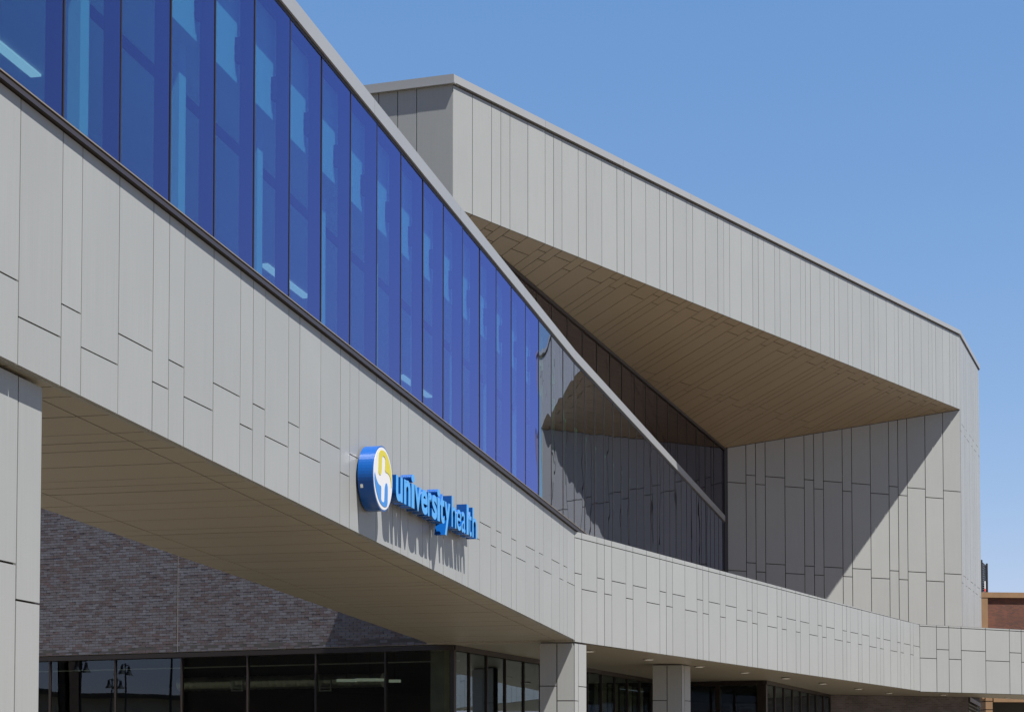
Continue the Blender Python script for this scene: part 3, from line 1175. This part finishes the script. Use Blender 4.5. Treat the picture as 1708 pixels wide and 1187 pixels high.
# ------------------------------------------------------------------ storefronts
def storefront(name, label, S, u0, u1, z1, mulls, head=.12, mw=.036, mat='shop_glass', loc=None):
    st = empty(name, label, 'storefront', S.p((u0 + u1) / 2, 0))
    mb = MB()
    lo, hi = min(u0, u1), max(u0, u1)
    mb.prism([S.p(lo, z1 - head, .03), S.p(hi, z1 - head, .03), S.p(hi, z1, .03), S.p(lo, z1, .03)], S.N * -.14)
    mb.build('head_frame', M['bronze'], st)
    e = sorted([lo] + list(mulls) + [hi])
    for a, b in zip(e[:-1], e[1:]):
        q = inset([(a, .1), (b, .1), (b, z1 - head), (a, z1 - head)], .02)
        j = [random.uniform(-.0012, .0012) for _ in range(2)]
        fr = [S.p(u, v, -.02 + j[0] * (u - a) + j[1] * (v - 2)) for u, v in q]
        MB().solid(fr, [p_ - S.N * .012 for p_ in fr], q, (0, 1, 1)).build('shop_pane', [M[mat], M['clear']], st)
    for u in e:
        mb = MB()
        mb.prism([S.p(u - mw / 2, .1, .02), S.p(u + mw / 2, .1, .02), S.p(u + mw / 2, z1 - head, .02), S.p(u - mw / 2, z1 - head, .02)], S.N * -.12)
        mb.build('shop_mullion', M['bronze'], st)
    mb = MB()
    mb.prism([S.p(lo, 0, .03), S.p(hi, 0, .03), S.p(hi, .1, .03), S.p(lo, .1, .03)], S.N * -.14)
    mb.build('base_frame', M['bronze'], st)
    return st


m1 = [S_B.px(x, 1130)[0] for x in (83, 192, 302.5, 412.5, 526.5, 642.5)]
storefront('brick_storefront', 'long dark storefront under the brick wall reflecting sky at its left', S_B, 0, sgn * B_LEN, HEAD, m1, .11)
S_2 = Surf(lv(SFC, 0), sfd)
L3 = (lv(S_3E, 0) - lv(SFC, 0)).length
m2 = [S_2.px(x, 1130)[0] for x in (783, 812, 843, 874, 902.5)]
m2 += [m2[-1] + (m2[-1] - m2[-2]) * i for i in range(1, 12) if m2[-1] + (m2[-1] - m2[-2]) * i < L3 - .3]
storefront('side_storefront', 'storefront running back behind both canopy columns', S_2, 0.03, L3, 4.535, m2, .13)
S_4 = Surf(lv(S_4R, 0), d4)
u4 = (lv(S_3E, 0) - lv(S_4R, 0)).dot(d4)
storefront('door_storefront', 'entrance glazing with thick dark frame right of the farther column', S_4, u4, -.06, 4.50, [S_4.px(1197, 1150)[0], S_4.px(1267, 1150)[0]], .14, .16)
S_5 = Surf(lv(S_4R, 0), (lv(S_5E, 0) - lv(S_4R, 0)))
L5 = (lv(S_5E, 0) - lv(S_4R, 0)).length
storefront('far_storefront', 'dim receding glazing between the entrance and the far brick wall', S_5, 0.05, L5 - .05, 4.49, [L5 * i / 8 for i in range(1, 8)], .12, .06)
S_6 = Surf(lv(S_5E, 0), (lv(BR_E, 0) - lv(S_5E, 0)))
L6 = (lv(BR_E, 0) - lv(S_5E, 0)).length
fb = MB()
sheet(fb, S_6, [(0, 0), (L6, 0), (L6, 4.47), (0, 4.47)], 0, -.3)
fb.prism([S_6.p(L6 - .002, 0, -.302), S_6.p(L6 - .002, 4.465, -.302), S_6.p(L6 - .002, 4.465, -8), S_6.p(L6 - .002, 0, -8)], S_6.U * -.3)
tag(fb.build('shaded_brick_wall', M['dark_brick_tex']), 'dark brick wall in shade below the far end of the canopy', 'wall')

# dim ground-floor room behind the storefronts
room = empty('ground_floor_room', 'dark ground floor room seen through the storefront glass', 'room', (0, 62, 0))
BL = S_B.p(sgn * B_LEN, 0)
flo = [lv(BL, 0), lv(SFC, 0), lv(S_3E, 0), lv(S_4R, 0), lv(S_5E, 0), lv(BR_E, 0), Vector((19, 86, 0)), Vector((-16, 64, 0))]
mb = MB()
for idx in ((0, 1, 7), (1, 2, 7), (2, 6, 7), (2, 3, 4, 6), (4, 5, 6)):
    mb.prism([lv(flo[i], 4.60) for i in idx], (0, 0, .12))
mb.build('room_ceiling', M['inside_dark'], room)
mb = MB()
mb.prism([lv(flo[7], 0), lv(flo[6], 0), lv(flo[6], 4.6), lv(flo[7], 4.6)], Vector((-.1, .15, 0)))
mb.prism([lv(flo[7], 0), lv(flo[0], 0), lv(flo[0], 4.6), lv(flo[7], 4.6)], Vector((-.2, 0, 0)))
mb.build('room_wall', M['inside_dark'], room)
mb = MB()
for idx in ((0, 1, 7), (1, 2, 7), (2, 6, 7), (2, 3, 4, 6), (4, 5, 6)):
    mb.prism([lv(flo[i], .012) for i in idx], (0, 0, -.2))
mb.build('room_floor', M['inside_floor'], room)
for i, (x, wd) in enumerate(((1009, .55), (1030, .35), (1051, .6), (1071, .45), (1148, .4))):
    uu = S_2.px(x, 1150, -1.6)[0]
    mb = MB()
    mb.box(S_2.p(uu, 2.25, -1.75), S_2.U * wd / 2, S_2.N * .12, Z * 2.2)
    mb.build('room_partition', M['partition'], room)
S_I = Surf(S_B.P, S_B.U)
# spiral duct with ribs, grilles, linear lamps and a concrete column behind the brick storefront
duct = empty('ventilation_duct', 'round ribbed metal duct hanging behind the dark storefront glass', 'duct', S_I.p(sgn * 5.5, 3.75, -2.6))
a, b = S_I.px(300, 1141, -2.6), S_I.px(640, 1133, -2.6)
mb = MB()
zc = (a[1] + b[1]) / 2
pts, rr = [], []
n = 90
for i in range(n + 1):
    uu = a[0] + (b[0] - a[0]) * i / n
    pts.append(S_I.p(uu, zc, -2.6))
    rr.append(.17 if i % 3 else .185)
mb.tube(pts, rr, 14)
mb.build('duct_body', M['galvanised'], duct, False)
for x in (396, 543):
    c_ = S_I.px(x, 1143, -2.4)
    mb = MB()
    mb.box(S_I.p(c_[0], c_[1] - .05, -2.38), S_I.U * .17, Z * .012, S_I.N * .03)
    for q in (-.14, .14):
        mb.box(S_I.p(c_[0], c_[1] + q * .9, -2.38), S_I.U * .17, Z * .012, S_I.N * .02)
        mb.box(S_I.p(c_[0] + q * 1.15, c_[1], -2.38), S_I.U * .012, Z * .14, S_I.N * .02)
    mb.build('duct_grille', M['galvanised'], duct)
for j, (x0, x1, y) in enumerate(((563, 594, 1134), (594, 640, 1133), (650, 667, 1135))):
    p0, p1 = S_I.px(x0, y, -2.0), S_I.px(x1, y, -2.0)
    l_ = empty('pendant_lamp', ('left piece', 'middle piece', 'right piece')[j] + ' of the pale linear lamp row behind the storefront', 'lamp', S_I.p(p0[0], p0[1], -2.0), 'linear lamps behind the storefront glass')
    mb = MB()
    mb.bar(S_I.p(p0[0], p0[1], -2.0), S_I.p(p1[0], p1[1], -2.0), .10, .07)
    mb.build('lamp_tube', M['lamp_soft'], l_)
    mb = MB()
    mid = S_I.p((p0[0] + p1[0]) / 2, p0[1] + .036, -2.0)
    mb.bar(mid, mid + Z * (4.59 - mid.z), .012, .012)
    mb.build('hanger', M['black_metal'], l_)
mb = MB()
p0, p1 = S_I.px(718, 1130, -.6), S_I.px(741, 1130, -.6)
mb.box(S_I.p((p0[0] + p1[0]) / 2, 2.3, -.75), S_I.U * abs(p0[0] - p1[0]) / 2, Z * 2.28, S_I.N * .15)
tag(mb.build('concrete_column', M['concrete_inside']), 'grey concrete column just inside the glass corner', 'column')
mb = MB()
mb.bar(S_I.p(0.5 * sgn, 4.25, -1.4), S_I.p(sgn * 14, 4.25, -1.4), .03, .03)
tag(mb.build('sprinkler_pipe', M['galvanised']), 'thin pipe running under the dark ceiling behind the glass', 'pipe')

# ------------------------------------------------------------------ sign: round emblem
OFF = .26
cu, cv = S_F.px(638.4, 798, OFF)
RAD = 0.475
sign = empty('emblem_sign', 'round drum sign with yellow, blue and white emblem on the facade', 'sign', S_F.p(cu, cv, 0))


def disc(mb, r, w0, w1, mats=(0, 0, 0), n=64):
    q = [(cu + r * math.cos(2 * math.pi * i / n), cv + r * math.sin(2 * math.pi * i / n)) for i in range(n)]
    return sheet(mb, S_F, q, w0, w1, mats)


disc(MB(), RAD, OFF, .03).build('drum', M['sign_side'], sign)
disc(MB(), RAD * .955, OFF + .005, OFF - .01).build('white_face', M['sign_white'], sign)
disc(MB(), RAD * .5, .03, -.02).build('mount', M['black_metal'], sign)


def face(pts):
    """zoomed photo coordinates of the emblem to the sign face"""
    out = []
    for x, y in pts:
        v = (505 + 0 - y)
        uu = (x - 358)
        # y = 505 + .37*dx' - v
        a_, b_, c_, d_ = 113.0, -6.0, 42.0, -423.0
        det = a_ * d_ - b_ * c_
        dx, dy = x - 358, y - 505
        U_ = (dx * d_ - b_ * dy) / det
        V_ = (a_ * dy - c_ * dx) / det
        L = math.hypot(U_, V_)
        if L > .88:
            U_, V_ = U_ * .88 / L, V_ * .88 / L
        out.append((cu + U_ * RAD, cv + V_ * RAD))
    return out


def smooth(pts, n=3):
    for _ in range(n):
        q = []
        for i in range(len(pts)):
            a, b = pts[i], pts[(i + 1) % len(pts)]
            q += [(a[0] * .75 + b[0] * .25, a[1] * .75 + b[1] * .25), (a[0] * .25 + b[0] * .75, a[1] * .25 + b[1] * .75)]
        pts = q
    return pts


def flat(name, pts, w, mat):
    """filled outline (may be concave) with a little thickness"""
    bm = bmesh.new()
    vs_ = [bm.verts.new(S_F.p(u, v, w) - WL[sign.name]) for u, v in ccw(pts)]
    f_ = bm.faces.new(vs_)
    r_ = bmesh.ops.extrude_face_region(bm, geom=[f_])
    for q in r_['geom']:
        if isinstance(q, bmesh.types.BMVert):
            q.co += S_F.N * .004
    bmesh.ops.recalc_face_normals(bm, faces=bm.faces)
    bmesh.ops.triangulate(bm, faces=[q for q in bm.faces if len(q.verts) > 4])
    me = bpy.data.meshes.new(name)
    bm.to_mesh(me)
    bm.free()
    me.materials.append(mat)
    o = bpy.data.objects.new(name, me)
    link(o, sign)
    return o


yel = [(318, 462), (308, 450), (303, 420), (303, 300), (303, 190), (310, 155), (325, 140), (345, 136), (370, 148), (392, 175), (415, 230), (435, 300), (450, 390), (460, 480), (462, 560), (457, 610), (452, 600), (450, 540), (440, 480), (425, 440), (405, 418), (378, 413), (378, 320), (378, 222), (340, 203), (339, 320), (338, 420), (332, 450), (326, 462)]
flat('yellow_shape', smooth(face(yel), 1), OFF + .0055, M['sign_yellow'])
blu = [(262, 430), (268, 470), (280, 520), (298, 570), (318, 597), (337, 604), (337, 700), (338, 798), (376, 818), (378, 700), (378, 610), (384, 568), (395, 552), (406, 570), (412, 620), (413, 740), (412, 845), (398, 872), (370, 870), (340, 842), (315, 795), (295, 730), (275, 640), (262, 550), (258, 480)]
flat('blue_shape', smooth(face(blu), 1), OFF + .0055, M['sign_blue'])
lu, lvv = S_F.px(600, 809, .12)
mb = MB()
mb.box(S_F.p(cu, cv, .085) + (-S_F.U * math.cos(.36) + -Z * math.sin(.36)) * (RAD + .001), S_F.N * .02, (S_F.U * math.sin(.36) - Z * math.cos(.36)) * .025, (S_F.U * math.cos(.36) + Z * math.sin(.36)) * .003)
mb.build('data_sticker', M['sticker'], sign)

# ------------------------------------------------------------------ sign: lettering
LO = .25
spans = [('u', 105, 215), ('n', 238, 345), ('i', 358, 412), ('v', 414, 520), ('e', 522, 628), ('r', 634, 692), ('s', 698, 782), ('i', 786, 832), ('t', 834, 906), ('y', 908, 1000), ('h', 1022, 1100), ('e', 1106, 1180), ('a', 1186, 1250), ('l', 1270, 1304), ('t', 1306, 1352), ('h', 1366, 1440)]
bx0, by0 = 650 + 160 / 9.894, 780 + 527 / 9.894
z_base = S_F.px(bx0, by0, LO)[1]
z_b2 = S_F.px(650 + 1400 / 9.894, 780 + 1152 / 9.894, LO)[1]
z_x = S_F.px(650 + 112 / 9.894, 780 + 112 / 9.894, LO)[1]
letters = empty('sign_lettering', 'row of blue box letters spelling universityhealth on the facade', 'lettering', S_F.p(S_F.px(730, 850)[0], z_base, 0))
XH = (z_x - z_base)
dg = None
txts = []
for i, (ch, x0, x1) in enumerate(spans):
    cu_ = bpy.data.curves.new('letter', 'FONT')
    cu_.body = ch
    cu_.size = 1.0
    cu_.offset = .028 if i < 10 else .004
    cu_.extrude = .5
    cu_.resolution_u = 6
    to = bpy.data.objects.new('letter', cu_)
    COL.objects.link(to)
    txts.append(to)
bpy.context.view_layer.update()
dg = bpy.context.evaluated_depsgraph_get()
meshes = [bpy.data.meshes.new_from_object(t_.evaluated_get(dg)) for t_ in txts]
for t_ in txts:
    cc = t_.data
    bpy.data.objects.remove(t_)
    bpy.data.curves.remove(cc)
xh_font = max(v.co.y for v in meshes[5].vertices) - max(0, min(v.co.y for v in meshes[5].vertices))
xh_font = max(v.co.y for v in meshes[3].vertices)
ky = XH / xh_font
for i, ((ch, x0, x1), me) in enumerate(zip(spans, meshes)):
    ycen = by0 + (x0 - 160) / (1400 - 160) * (650 * 0 + (1152 - 527) / 9.894)
    zb = z_base + (z_b2 - z_base) * (x0 - 160) / 1240
    ua = S_F.px(650 + x0 / 9.894, ycen - 10, LO)[0]
    ub = S_F.px(650 + x1 / 9.894, ycen - 10, LO)[0]
    mn = min(v.co.x for v in me.vertices)
    mx_ = max(v.co.x for v in me.vertices)
    kx = (ub - ua) / (mx_ - mn)
    org = S_F.p(ua, zb, 0)
    for v in me.vertices:
        u_ = (v.co.x - mn) * kx
        h_ = v.co.y * ky
        w_ = .07 if v.co.z < 0 else LO
        v.co = S_F.U * u_ + Z * h_ + S_F.N * w_
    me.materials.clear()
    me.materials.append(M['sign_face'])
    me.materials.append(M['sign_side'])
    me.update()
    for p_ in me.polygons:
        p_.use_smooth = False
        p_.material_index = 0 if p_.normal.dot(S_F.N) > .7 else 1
    me.name = 'letter'
    o = bpy.data.objects.new('letter', me)
    link(o, letters)
    o.location = org - WL[letters.name]
u_a, u_b = S_F.px(668, 836, .08)[0], S_F.px(786, 892, .08)[0]
mb = MB()
for fr_ in (.25, .75):
    zz = z_base + XH * fr_
    mb.bar(S_F.p(u_a, zz, .04), S_F.p(u_b, zz + (z_b2 - z_base), .04), .05, .07)
mb.build('mounting_rail', M['sign_side'], letters)

# ------------------------------------------------------------------ beyond the canopy on the right
far = empty('far_brick_building', 'red brick building with tan stone edging beyond the canopy, far right', 'building', at_depth(1690, 1285, 115) - Z * 1.6)
FZ = 115.0
fl = at_depth(1640, 1285, FZ)
S_E = Surf(Vector((fl.x, FZ, 0)), Vector((1, .10, 0)))
px = lambda x, y: S_E.px(x, y)
z_t, z_c = px(1642, 987)[1], px(1650, 996)[1]
EL = 14
mb = MB()
sheet(mb, S_E, [(px(1647.5, 1000)[0], px(1700, 1160)[1]), (EL, px(1700, 1160)[1]), (EL, z_c), (px(1647.5, 1000)[0], z_c)], -.12, -.5)
mb.build('brick_panel', M['red_brick_tex'], far)
mb = MB()
u1 = px(1647.5, 1000)[0]
sheet(mb, S_E, [(0, px(1700, 1165)[1]), (u1, px(1700, 1165)[1]), (u1, z_c), (0, z_c)], 0, -.5)
sheet(mb, S_E, [(0, z_c + .004), (EL, z_c + .004), (EL, z_t), (0, z_t)], .02, -.6)
mb.build('stone_edging', M['tan_stone'], far)
zb1, zb2 = px(1690, 1170)[1], px(1690, 1160)[1]
mb = MB()
sheet(mb, S_E, [(px(1657, 1165)[0], zb1), (EL, zb1), (EL, zb2 - .01), (px(1657, 1165)[0], zb2 - .01)], .03, -.5)
mb.build('stone_beam', M['tan_stone'], far)
ua, ub = px(1643.5, 1170)[0], px(1655, 1170)[0]
for y0, y1 in ((1160.5, 1168), (1169.5, 1182), (1183.5, 1200), (1201, 1220), (1221, 1285)):
    za_, zb_ = px(1650, y1)[1], px(1650, y0)[1]
    mb = MB()
    sheet(mb, S_E, [(ua, max(za_, .02)), (ub, max(za_, .02)), (ub, zb_), (ua, zb_)], .06, -1.0)
    mb.build('pier_stone', M['tan_stone'], far)
mb = MB()
mb.prism([S_E.p(ub + .02, 0, -3), S_E.p(EL, 0, -3), S_E.p(EL, zb2, -3), S_E.p(ub + .02, zb2, -3)], S_E.N * -.2)
mb.prism([S_E.p(ub - .1, 0, -.6), S_E.p(ub - .1, zb2, -.6), S_E.p(ub - .1, zb2, -3), S_E.p(ub - .1, 0, -3)], S_E.U * -.3)
mb.prism([S_E.p(0, zb2, -.5), S_E.p(EL, zb2, -.5), S_E.p(EL, zb2, -3.2), S_E.p(0, zb2, -3.2)], Z * .2)
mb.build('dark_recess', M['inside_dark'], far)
mb = MB()
mb.prism([S_E.p(-3, 0, -12), S_E.p(EL, 0, -12), S_E.p(EL, z_t - .3, -12), S_E.p(-1.2, z_t - .3, -12)], S_E.N * -.3)
mb.prism([S_E.p(.3, z_t - .35, -.5), S_E.p(EL, z_t - .35, -.5), S_E.p(EL, z_t - .35, -12), S_E.p(.3, z_t - .35, -12)], Z * -.2)
mb.build('building_core', M['pale_stone'], far)
# dark steel screen on the far roof
tower = empty('steel_screen', 'narrow dark steel screen standing on the far brick roof', 'screen', S_E.p(0, z_t, -1))
ta, tb = S_E.px(1637.8, 960, -1)[0], S_E.px(1646.6, 960, -1)[0]
zt1, zt2 = S_E.px(1638, 933, -1)[1], S_E.px(1647, 939, -1)[1]
mb = MB()
for u_, zt_ in ((ta, zt1), (tb, zt2)):
    mb.prism([S_E.p(u_ - .05, z_t - .3, -1), S_E.p(u_ + .05, z_t - .3, -1), S_E.p(u_ + .05, zt_, -1), S_E.p(u_ - .05, zt_, -1)], S_E.N * -.1)
mb.build('post', M['black_metal'], tower)
mb = MB()
n = 14
for i in range(n):
    f0 = i / n
    zA = z_t + (zt1 - .12 - z_t) * f0
    zB = z_t + (zt2 - .12 - z_t) * f0
    hA = (zt1 - .12 - z_t) / n * .86
    mb.prism([S_E.p(ta + .052, zA, -1.02), S_E.p(tb - .052, zB, -1.02), S_E.p(tb - .052, zB + hA, -1.04), S_E.p(ta + .052, zA + hA, -1.04)], S_E.N * -.03)
mb.build('screen_blades', M['black_metal'], tower)
mb = MB()
lq = S_E.px(1642.8, 975, -.95)
mb.box(S_E.p(lq[0], lq[1], -.95), S_E.U * .04, Z * .24, S_E.N * .03)
mb.build('beacon_tube', M['sign_white'], tower)
mb = MB()
mb.box(S_E.p(lq[0], lq[1] - .33, -.95), S_E.U * .045, Z * .085, S_E.N * .03)
mb.build('beacon_base', M['red_paint'], tower)
# louvred screen just past the shaded brick wall
lou = empty('louvred_screen', 'low louvred screen wall with dark cap past the shaded brick wall', 'screen', (BR_E.x, BR_E.y, 0))
S_L = Surf(lv(BR_E, 0) + Vector((.05, .05, 0)), hdir(1830))
lt = S_L.px(1617, 1162)[1]
mb = MB()
mb.prism([S_L.p(0, lt - .16, .04), S_L.p(7.0, lt - .16, .04), S_L.p(7.0, lt, .04), S_L.p(0, lt, .04)], S_L.N * -.2)
mb.build('cap', M['bronze'], lou)
for i in range(18):
    zz = lt - .30 - i * .14
    mb = MB()
    mb.prism([S_L.p(0, zz, .03), S_L.p(7, zz, .03), S_L.p(7, zz + .07, -.03), S_L.p(0, zz + .07, -.03)], S_L.N * -.02)
    mb.build('slat', M['pale_stone'], lou)
mb = MB()
mb.prism([S_L.p(0, 0, -.12), S_L.p(7, 0, -.12), S_L.p(7, lt - .17, -.12), S_L.p(0, lt - .17, -.12)], S_L.N * -.05)
mb.build('screen_back', M['inside_dark'], lou)

# ------------------------------------------------------------------ surroundings mirrored in the glass (outside the frame)
ob = MB()
q = [Vector((-33.2, 28.5, 0)), Vector((-23, 19.5, 0)), Vector((-32, 10, 0)), Vector((-44, 18, 0))]
for i in range(4):
    a, b = q[i], q[(i + 1) % 4]
    d_ = (b - a)
    L = d_.length
    Sx = Surf(a, d_)
    sheet(ob, Sx, [(0, 0), (L, 0), (L, 11), (0, 11)], 0, -.3)
ob.prism([lv(p_, 10.9) for p_ in q], (0, 0, -.3))
tag(ob.build('brown_brick_block', M['brown_brick_tex']), 'plain brown brick block left of the view, mirrored in the dark storefront', 'building')
lb = empty('low_shop_building', 'long low beige shop building far left, mirrored in the storefront', 'building', (-100, -10, 0))
mb = MB()
mb.box((-105, -12, 3.9), (3, 0, 0), (0, 55, 0), (0, 0, 3.9))
mb.build('shop_wall', M['beige_wall'], lb)
mb = MB()
mb.box((-101.9, -12, 7.95), (.6, 0, 0), (0, 55.5, 0), (0, 0, .2))
mb.build('shop_coping', M['bronze'], lb)
for i in range(12):
    mb = MB()
    mb.box((-101.97, -58 + i * 8.2, 1.6), (.08, 0, 0), (0, 3.0, 0), (0, 0, 1.4))
    mb.build('shop_window', M['inside_dark'], lb)


def mirrored(x, d):
    """ground point d metres along the reflected line of sight of photo column x in the brick storefront"""
    v = ray(x, HOR)
    p_ = on_plane(x, HOR, S_B.P, S_B.N)
    r_ = v - S_B.N * (2 * v.dot(S_B.N))
    r_.z = 0
    q_ = p_ + r_.normalized() * d
    return q_.x, q_.y


PL = ['parking light pole mirrored beside the brown pillar in the storefront', 'farthest parking light pole left of the view, mirrored faintly',
      'parking light pole mirrored at the middle storefront mullion', 'nearest parking light pole left of the view, mirrored tallest']
for i, (xx, d) in enumerate(((137, 62), (187, 84), (202, 66), (281, 46))):
    x, y = mirrored(xx, d)
    lp = empty('light_pole', PL[i], 'light pole', (x, y, 0), 'parking light poles left of the view')
    MB().tube([(x, y, 0), (x, y, 8.2)], [.08, .05], 10).build('pole', M['black_metal'], lp)
    mb = MB()
    mb.bar((x - .35, y - .5, 8.1), (x + .35, y + .5, 8.1), .05, .05)
    mb.build('cross_arm', M['black_metal'], lp)
    for s_ in (-1, 1):
        mb = MB()
        mb.tube([(x + s_ * .35, y + s_ * .5, 8.05), (x + s_ * .35, y + s_ * .5, 7.75), (x + s_ * .35, y + s_ * .5, 7.5)], [.08, .12, .26], 12)
        mb.build('lamp_head', M['black_metal'], lp)
x, y = mirrored(118, 70)
pb = MB()
for dx, dy, sx, sy in ((0, 0, .55, .55),):
    q = [Vector((x - sx, y - sy, 0)), Vector((x + sx, y - sy, 0)), Vector((x + sx, y + sy, 0)), Vector((x - sx, y + sy, 0))]
    for i in range(4):
        a, b = q[i], q[(i + 1) % 4]
        sheet(pb, Surf(a, b - a), [(0, 0), ((b - a).length, 0), ((b - a).length, 13), (0, 13)], 0, -.2)
    pb.prism([lv(p_, 12.99) for p_ in q], (0, 0, -.2))
tag(pb.build('brick_pillar', M['brown_brick_tex']), 'tall brown brick pillar left of the view, mirrored in the storefront', 'pillar')
